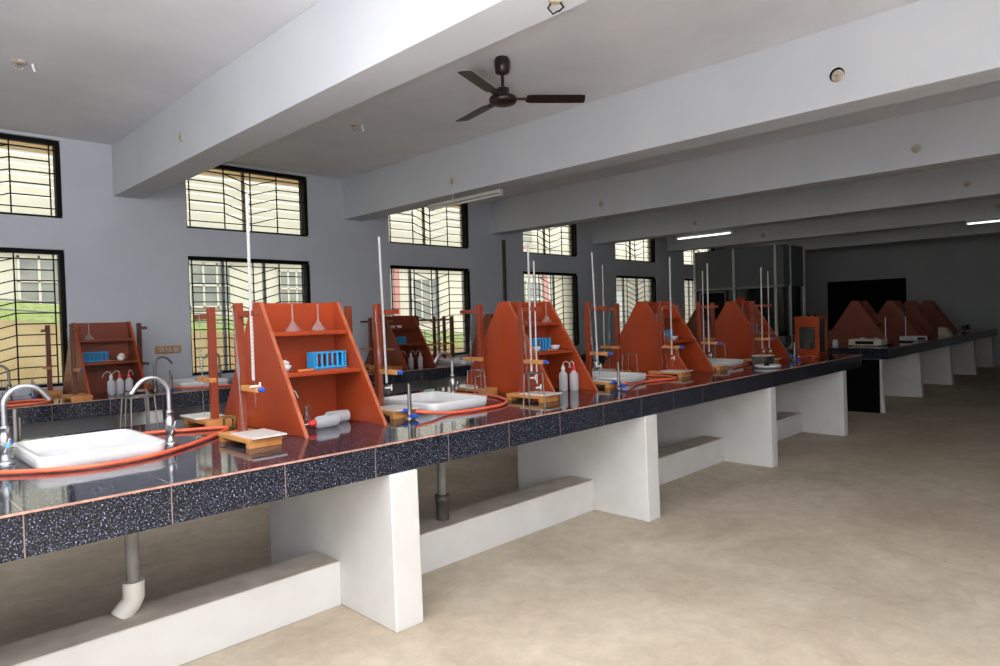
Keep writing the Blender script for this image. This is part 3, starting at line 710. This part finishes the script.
WBW.put((SXW[1]+.20, YB, BHW), 'left wash bottle of two in the middle wall bench unit', 0, G); WBW.put((SXW[1]+.36, YB, BHW), 'right wash bottle of two in the middle wall bench unit', PI, G)
WBW.put((SXW[1]+.08, YB+.05, BHW), 'wash bottle half hidden by the side panel of the middle wall bench unit', 0, G)
def funnel(h=.115):
    root = empty('funnel')
    MB().lathe([(.048, 0), (.047, .003), (.008, .055), (.0055, .062)], n=20, cap=False).build('cone', M['frost'], root)
    MB().lathe([(.0058, .06), (.0045, .155)], n=10).build('stem', M['frost'], root)
    return root
FUN = Proto(funnel(), 'funnel'); Z2S, Z1S = BH+.507+.0265, BH+.29+.0265; Z2W, Z1W = Z2S-BH+BHW, Z1S-BH+BHW
for x, y, l in [(1.83, SY-.075, 'upturned clear funnel at the left on the top shelf of the nearest unit'), (1.99, SY-.075, 'upturned clear funnel at the right on the top shelf of the nearest unit'),
                (4.01, SY-.085, 'upturned clear funnel on the top shelf of the second unit'), (5.68, SY-.085, 'upturned funnel on the top shelf of the third unit'), (SXW[0]+.12, SYW-.085, 'upturned funnel on the top shelf of the left wall bench unit'),
                (3.72, SY-.085, 'upturned funnel by the left panel on the top shelf of the second unit'), (7.56, SY-.085, 'upturned funnel on the top shelf of the last front unit')]:
    FUN.put((x, y, Z2S if y < 6 else Z2W), l, 0, 'funnels on the shelf units')
def rack(n=6):
    root = empty('test_tube_rack'); w = .036*n
    BOX(-w/2, w/2, -.045, .045, 0, .012).build('base_plate', M['rackblue'], root, .003)
    BOX(-w/2, w/2, -.038, .038, .085, .095).build('top_plate', M['rackblue'], root, .003)
    for sx in (-w/2, w/2-.008): BOX(sx, sx+.008, -.036, .036, .012, .085).build('end_plate', M['rackblue'], root)
    for i in range(n):
        for y in (-.03, .03):
            x = -w/2+.022+i*(w-.044)/(n-1)
            MB().tube([(x, y, .01), (x, y, .086)], .0065, 8).build('peg', M['rackblue'], root)
    return root
RACK = Proto(rack(), 'rack')
for x, y, l in [(2.0, SY-.14, 'bright blue test tube rack in the nearest shelf unit'), (3.86, SY-.13, 'blue test tube rack in the second front shelf unit'), (5.72, SY-.13, 'shaded blue rack in the third front shelf unit'),
                (7.68, SY-.13, 'dim blue rack in the last front shelf unit'), (SXW[0]+.15, SYW-.13, 'dark blue rack in the left wall bench unit'), (SXW[1]+.15, SYW-.13, 'dark blue rack in the middle wall bench unit')]:
    RACK.put((x, y, Z1S if y < 6 else Z1W), l, .05, 'blue test tube racks')
def dish(name='evaporating_dish', r=.04):
    root = empty(name)
    MB().lathe([(r*.55, 0), (r*.8, .012), (r, .034), (r*.94, .034), (r*.72, .014), (r*.3, .006)], n=20).build('bowl', M['porcelain'], root)
    return root
DISH = Proto(dish(), 'dish')
for x, y, z, l in [(1.715, 3.35, Z1S, 'white porcelain dish by the left panel on the middle shelf of the nearest unit'), (3.76, 3.34, Z1S, 'small white dish before the blue rack in the second unit'), (4.01, 3.36, Z1S, 'white dish right of the blue rack in the second unit'),
                   (5.83, 3.36, Z1S, 'white dish on the middle shelf of the third unit'), (SXW[1]+.10, SYW-.085, Z2W, 'left pale dish on the top shelf of the middle wall bench unit'), (SXW[1]+.21, SYW-.085, Z2W, 'right pale dish on the top shelf of the middle wall bench unit'), (SXW[0]+.37, SYW-.16, Z1W, 'white dish with crumpled paper in the left wall bench unit')]:
    DISH.put((x, y, z), l, 0, 'porcelain dishes')
def crumple(c, r, label):
    m = MB(); rg = random.Random(3); n, k = 10, 7; rings = []
    for i in range(k):
        t = .12+(PI-.24)*i/(k-1); rings.append([(c[0]+r*math.sin(t)*math.cos(a)*q, c[1]+r*math.sin(t)*math.sin(a)*q, c[2]-r*.8*math.cos(t)*q) for a in [2*PI*j/n for j in range(n)] for q in [rg.uniform(.72, 1.15)]])
    o = m.loops(rings, smooth=False).build('crumpled_paper', M['paper']); tag(o, label, 'paper')
crumple((SXW[0]+.37, SYW-.16, Z1W+.042), .034, 'crumpled white paper in the dish of the left wall bench unit')
crumple((1.715, 3.35, Z1S+.038), .03, 'crumpled white tissue in the dish of the nearest shelf unit')
root = empty('conical_flask', (1.84, 3.35, BH)); tag(root, 'clear conical flask standing at the foot of the nearest shelf unit', 'flask')
MB().lathe([(.036, 0), (.038, .006), (.014, .075), (.013, .115), (.016, .12)], n=20, cap=False).add([(.036*math.cos(a), .036*math.sin(a), 0) for a in [2*PI*k/20 for k in range(20)]], [list(range(20))]).build('glass_body', M['glass'], root)
def spatula(loc, rz, label, m):
    root = empty('spatula', loc, rz); tag(root, label, 'spatula', 'tools on the shelves')
    BOX(-.06, .03, -.012, .012, 0, .012).build('handle', m, root, .003); BOX(.03, .10, -.006, .006, .002, .005).build('blade', M['steeldk'], root)
spatula((1.815, 3.27, Z1S), .1, 'spatula with an orange handle on the middle shelf of the nearest unit', M['spat'])
spatula((1.77, 3.31, Z1S), .5, 'dark spatula behind the orange one in the nearest unit', M['post'])
spatula((3.87, 3.27, Z1S), .1, 'wooden spatula before the blue rack in the second unit', M['spat'])
spatula((SXW[0]+.25, SYW-.2, Z1W), .2, 'wooden spatula on the middle shelf of the left wall bench unit', M['spat'])
root = empty('crucible_tongs', (4.04, 3.28, Z1S)); tag(root, 'thin steel tongs lying across the middle shelf of the second unit', 'tongs')
for s in (-1, 1): MB().tube([(-.03, s*.012, .006), (.03, s*.004, .006), (.06, -s*.006, .006), (.07, -s*.01, .012)], .003, 6).build('arm', M['steeldk'], root)

# white basin with glass cover, front bench right end
root = empty('white_basin', (6.60, 2.76, BH)); tag(root, 'round white basin holding small parts before the last shelf unit', 'basin')
MB().lathe([(.09, 0), (.12, .012), (.13, .03), (.124, .03), (.10, .014), (.05, .008)], n=28).build('bowl', M['porcelain'], root)
o = MB().lathe([(.012, 0), (.03, .02), (.018, .04), (.008, .05)], c=(6.53, 2.74, BH+.012), n=12).build('rubber_stopper', M['black']); tag(o, 'black rubber stopper in the round white basin', 'stopper')
root = empty('clear_box', (6.90, 2.93, BH)); tag(root, 'clear plastic box standing behind the round white basin', 'box')
m = MB(); a, b, h = .095, .08, .10
for p in ((-a, a, -b, -b+.004), (-a, a, b-.004, b), (-a, -a+.004, -b+.004, b-.004), (a-.004, a, -b+.004, b-.004), (-.004, .004, -b+.004, b-.004)): m.box(*p, .004, h)
m.box(-a, a, -b, b, 0, .004); m.build('walls', M['clearbox'], root)
m = MB()
for z in (h,):
    m.box(-a-.003, a+.003, -b-.003, -b+.005, z, z+.006); m.box(-a-.003, a+.003, b-.005, b+.003, z, z+.006); m.box(-a-.003, -a+.005, -b, b, z, z+.006); m.box(a-.005, a+.003, -b, b, z, z+.006)
m.build('rim', M['white'], root)
def beaker(h=.11, r=.035):
    root = empty('beaker'); MB().lathe([(r*.9, 0), (r, .005), (r, h), (r*1.08, h+.005)], n=16, cap=False).build('glass_body', M['glass'], root); return root
BK = Proto(beaker(), 'beaker')
for i, (x, y, l) in enumerate([(8.18, 3.16, 'left glass beaker of the cluster beside the balance case'), (8.27, 3.22, 'middle glass beaker of the cluster beside the balance case'), (8.36, 3.15, 'right glass beaker of the cluster beside the balance case')]):
    BK.put((x, y, BH), l, 0, 'glass beakers beside the balance')
# balance case
root = empty('balance_case', (8.45, 2.90, BH)); tag(root, 'varnished orange wooden balance case with glass doors at the end of the front bench', 'balance')
w_, d_, h_ = .30, .285, .49
BOX(0, w_, 0, d_, 0, .045).build('base', M['balwood'], root, .004); BOX(-.006, w_+.006, -.006, d_+.006, h_-.03, h_).build('top', M['balwood'], root, .004)
m = MB()
for y in (0, d_-.045): m.box(0, .035, y, y+.045, .045, h_-.03)
m.box(0, .02, .045, d_-.045, .045, .09); m.box(0, .02, .045, d_-.045, h_-.13, h_-.03); m.build('door_frame', M['balwood'], root)
m = MB()
for y in (0, d_-.045): m.box(w_-.035, w_, y, y+.045, .045, h_-.03)
m.box(w_-.02, w_, .045, d_-.045, .045, .09); m.build('back_frame', M['balwood'], root)
BOX(.008, .012, .045, d_-.045, .09, h_-.13).build('front_glass', M['balglass'], root)
BOX(.035, w_-.035, .008, .012, .045, h_-.03).build('side_glass', M['balglass'], root)
BOX(.035, w_-.035, d_-.012, d_-.008, .045, h_-.03).build('side_glass', M['balglass'], root)
MB().lathe([(.012, .045), (.012, .33), (.02, .34), (.006, .36)], c=(.12, .11, 0), n=10).build('pillar', M['steel'], root)
MB().tube([(.12, .03, .335), (.12, .11, .345), (.12, .19, .335)], .005, 6).build('beam', M['steel'], root)
for y in (.05, .18):
    MB().tube([(.12, y, .33), (.12, y, .12)], .0025, 5).lathe([(.03, .10), (.034, .118)], c=(.12, y, 0), n=12).build('pan', M['steel'], root)
for y in (.09, .17): MB().lathe([(.012, h_), (.016, h_+.012), (.01, h_+.02)], c=(.15, y, 0), n=10).build('knob', M['black'], root)

# ------------------------------------------------------------------ far bench things
def instrument(loc, w, d, h, m, label, cat, name, rz=0):
    root = empty(name, loc, rz); tag(root, label, cat)
    MB().prism([(-d/2, .012), (d/2, .012), (d/2, h), (-d/2+h*.25, h)], -w/2, w/2, 'x').build('housing', m, root, .006)
    for sx in (-1, 1):
        for sy in (-1, 1): MB().lathe([(.012, 0), (.012, .013)], c=(sx*(w/2-.03), sy*(d/2-.03), 0), n=8).build('foot', M['black'], root)
    BOX(-w*.28, w*.28, -d/2-.002, -d/2+.004, h*.3, h*.75).build('display', M['dkglass'], root)
    return root
instrument((11.1, 3.10, BH), .45, .34, .10, M['cream'], 'low pale instrument box on the near corner of the far bench', 'instrument', 'instrument', -PI/2)
instrument((12.74, 2.86, BH), .30, .28, .08, M['white'], 'small grey digital scale on the edge of the far bench', 'scale', 'digital_scale', -PI/2*.3)
root = empty('instrument', (15.1, 2.86, BH)); tag(root, 'cream box instrument on the far bench edge before the last shelf units', 'instrument')
MB().prism([(-.12, 0), (.10, 0), (.10, .16), (-.02, .16)], -.10, .13, 'x').build('housing', M['cream'], root, .01); BOX(-.08, .11, .0, .08, .16, .166).build('lid', M['grey'], root)
def rod(loc, h, label, bar=False):
    root = empty('retort_stand', loc); tag(root, label, 'stand', 'retort stands on the far bench')
    BOX(-.06, .06, -.09, .09, 0, .015).build('base', M['black'], root, .003); MB().tube([(0, 0, .015), (0, 0, h)], .006, 8).build('rod', M['steel'], root)
    if bar: MB().tube([(-.05, .08, h+.16), (0, 0, h-.01), (.03, -.06, h+.0)], .005, 6).build('clamp', M['steeldk'], root)
rod((11.35, 2.92, BH), .42, 'plain steel retort stand on the near edge of the far bench')
rod((12.25, 2.86, BH), .42, 'retort stand with a slanted clamp beside the grey scale', True)
rod((10.85, 3.75, BH), .33, 'short steel rod stand behind the pale instrument box')
for i, (x, y, l) in enumerate([(10.75, 3.45, 'left pale jar beside the low instrument box on the far bench'), (11.55, 3.3, 'small jar right of the low instrument box'), (11.62, 3.12, 'small jar nearest the grey scale')]):
    root = empty('jar', (x, y, BH)); tag(root, l, 'jar', 'jars on the far bench')
    MB().lathe([(.035, 0), (.04, .01), (.04, .07), (.03, .08)], n=14).build('body', M['bottle'], root); MB().lathe([(.032, .078), (.032, .1), (.02, .104)], n=14).build('lid', M['white'], root)
root = empty('coiled_cable', (17.9, 3.0, BH)); tag(root, 'dark coil of cable at the end of the far bench', 'cable')
MB().tube([(.09*math.cos(a), .09*math.sin(a)*.9, .02+.012*a/2) for a in [i*.4 for i in range(48)]], .010, 6).build('coil', M['black'], root)
TAP.put((11.05, 3.75, BH), 'dim swan-neck tap on the far bench behind the pale box', PI, 'swan-neck taps on the far bench')

# ------------------------------------------------------------------ ceiling things
root = empty('ceiling_fan', (3.683, 3.54, ZC)); tag(root, 'dark brown three-bladed ceiling fan', 'ceiling fan')
MB().lathe([(.02, -.13), (.055, -.115), (.062, -.03), (.05, 0)], n=20).build('canopy', M['fan'], root)
MB().tube([(0, 0, -.29), (0, 0, -.1)], .014, 10).build('rod', M['fan'], root)
MB().lathe([(.03, -.36), (.085, -.352), (.105, -.335), (.108, -.315), (.098, -.298), (.065, -.285), (.05, -.275), (.05, -.235), (.03, -.228), (.02, -.222)], n=28).build('motor', M['fan'], root)
for k, a in enumerate((math.radians(78), math.radians(200), math.radians(320))):
    mt = Matrix.Rotation(a, 4, 'Z') @ Matrix.Translation((0, 0, -.312))
    tw = Matrix.Rotation(math.radians(-10), 4, 'X')
    b = MB(); b.box(.09, .20, -.022, .022, -.003, .003, mt); b.build('bracket', M['fan'], root)
    pl = [(.18, -.05), (.22, -.06), (.60, -.062), (.63, -.056), (.645, .03), (.64, .058), (.22, .06), (.18, .045)]
    vs = [mt @ tw @ Vector((x, y, z)) for z in (-.002, .003) for x, y in pl]; n = len(pl)
    MB().add(vs, [list(range(n))[::-1], list(range(n, 2*n))]+[(i, (i+1) % n, n+(i+1) % n, n+i) for i in range(n)]).build('blade', M['fan'], root)
def tube_light(loc, L, lit, label):
    """runs along +y from loc, hangs on the near face of a beam"""
    root = empty('tube_light', loc); tag(root, label, 'tube light', 'tube lights on the beams')
    BOX(-.022, .022, 0, L, .0, .035).build('housing', M['fix'], root, .004)
    for y in (0, L-.03): BOX(-.02, .02, y, y+.03, -.036, .0).build('end_cap', M['white'] if lit else M['fix'], root)
    MB().tube([(0, .03, -.02), (0, L-.03, -.02)], .013, 12).build('tube', M['lamp'] if lit else M['offtube'], root)
    MB().tube([(0.015, L*.68, .03), (0.03, L*.68, .16), (.045, L*.69, .25)], .004, 5).build('cord', M['cable'], root)
BX = lambda n: 2.192+S*n
tube_light((BX(1)-.055, 4.87, 2.80), 1.17, False, 'unlit tube light at the second ceiling beam, above the third window')
tube_light((BX(3)-.055, 5.04, 2.83), 1.05, True, 'lit tube light glowing at the fourth ceiling beam')
tube_light((BX(4)-.055, 1.06, 2.87), 1.20, True, 'lit tube light cut by the right edge of the photo')
def junction(loc, label):
    root = empty('junction_box', loc); tag(root, label, 'junction box', 'round junction boxes on the beams')
    rot = Matrix.Rotation(-PI/2, 3, 'Y')
    MB().lathe([(.042, 0), (.042, .010), (.036, .016), (.012, .018)], n=20, mtx=rot).build('cover', M['box'], root)
    MB().lathe([(.008, .016), (.008, .021)], n=10, mtx=rot).build('screw', M['steeldk'], root)
for n, y, z, l in [(0, 5.97, 3.124, 'round junction box at the left on the nearest beam'), (1, 1.575, 3.116, 'round junction box with a dark gap at the right on the second beam'), (1, 5.69, 3.063, 'round junction box above the unlit tube light'),
                   (2, 5.70, 3.097, 'round junction box at the left on the third beam'), (2, 1.73, 3.098, 'round junction box at the right on the third beam'), (3, 5.755, 3.064, 'round junction box above the lit tube light on the fourth beam'),
                   (3, 1.772, 3.10, 'round junction box at the right on the fourth beam'), (4, 5.757, 3.042, 'dim round junction box at the left on the fifth beam'), (4, 1.822, 3.10, 'dim round junction box at the right on the fifth beam')]:
    junction((BX(n)-.0005, y, z), l)
o = MB().lathe([(.05, 0), (.05, .004)], n=18, mtx=Matrix.Rotation(-PI/2, 3, 'Y'), c=(BX(1)-.0001, 1.575+.006, 3.126)).build('hole_ring', M['blackbd']); tag(o, 'dark hole edge behind the loose junction box cover at the right', 'hole')
root = empty('dangling_wires', (2.37, 1.93, 2.9155), 0); tag(root, 'loose wires dangling from a round cover under the nearest beam', 'wires')
MB().lathe([(.02, -.016), (.032, -.010), (.032, 0)], n=18).build('cover', M['box'], root)
m = MB(); m.tube([(-.01, .015, -.01), (-.03, .02, -.04), (-.02, 0, -.07), (.01, -.01, -.05)], .004, 6); m.tube([(.01, -.015, -.01), (.02, -.03, -.035), (0, -.02, -.06)], .004, 6); m.build('wire', M['black'], root)
for i, (x, y, l) in enumerate([(1.04, 5.93, 'brown ceiling hook box at the upper left of the photo'), (3.77, 5.69, 'brown ceiling hook box between the nearest two beams')]):
    root = empty('ceiling_hook', (x, y, ZC)); tag(root, l, 'ceiling hook', 'ceiling hooks')
    MB().lathe([(.03, -.018), (.05, -.012), (.05, 0)], n=14).build('cover', M['box'], root)
    MB().tube([(-.02, 0, -.01), (-.03, .01, -.05), (0, .01, -.065), (.03, 0, -.04)], .006, 6).build('hook', M['box'], root)
    MB().tube([(.08, .0, 0), (.085, .0, -.03), (.095, 0, -.055)], .010, 6).build('wire_tail', M['white'], root)
# wall fittings
root = empty('socket_board', (2.55, YW-.02, 1.185)); tag(root, 'wooden board with three brown power sockets on the left wall', 'power socket')
BOX(0, .275, 0, .02, 0, .085).build('backing', M['lightwood'], root, .002)
for i in range(3):
    s_ = BOX(.018+i*.085, .085+i*.085, -.008, .0, .014, .071).build('socket', M['box'], root, .003)
    m = MB()
    for dx, dz in ((.02, .02), (.045, .02), (.033, .042)): m.box(.018+i*.085+dx-.003, .018+i*.085+dx+.003, -.0095, -.0079, .014+dz-.004, .014+dz+.004)
    m.build('pin_hole', M['black'], s_)
root = empty('wall_conduit', (8.19, YW-.03, 1.75)); tag(root, 'dark vertical conduit on the wall left of the fourth windows', 'conduit')
BOX(0, .06, 0, .03, 0, 1.08).build('strip', M['pvcd'], root)
for z in (.1, .55, 1.0): BOX(-.006, .066, -.004, .028, z, z+.02).build('clip', M['pvcd'], root)
print('objects', len(COL.objects))
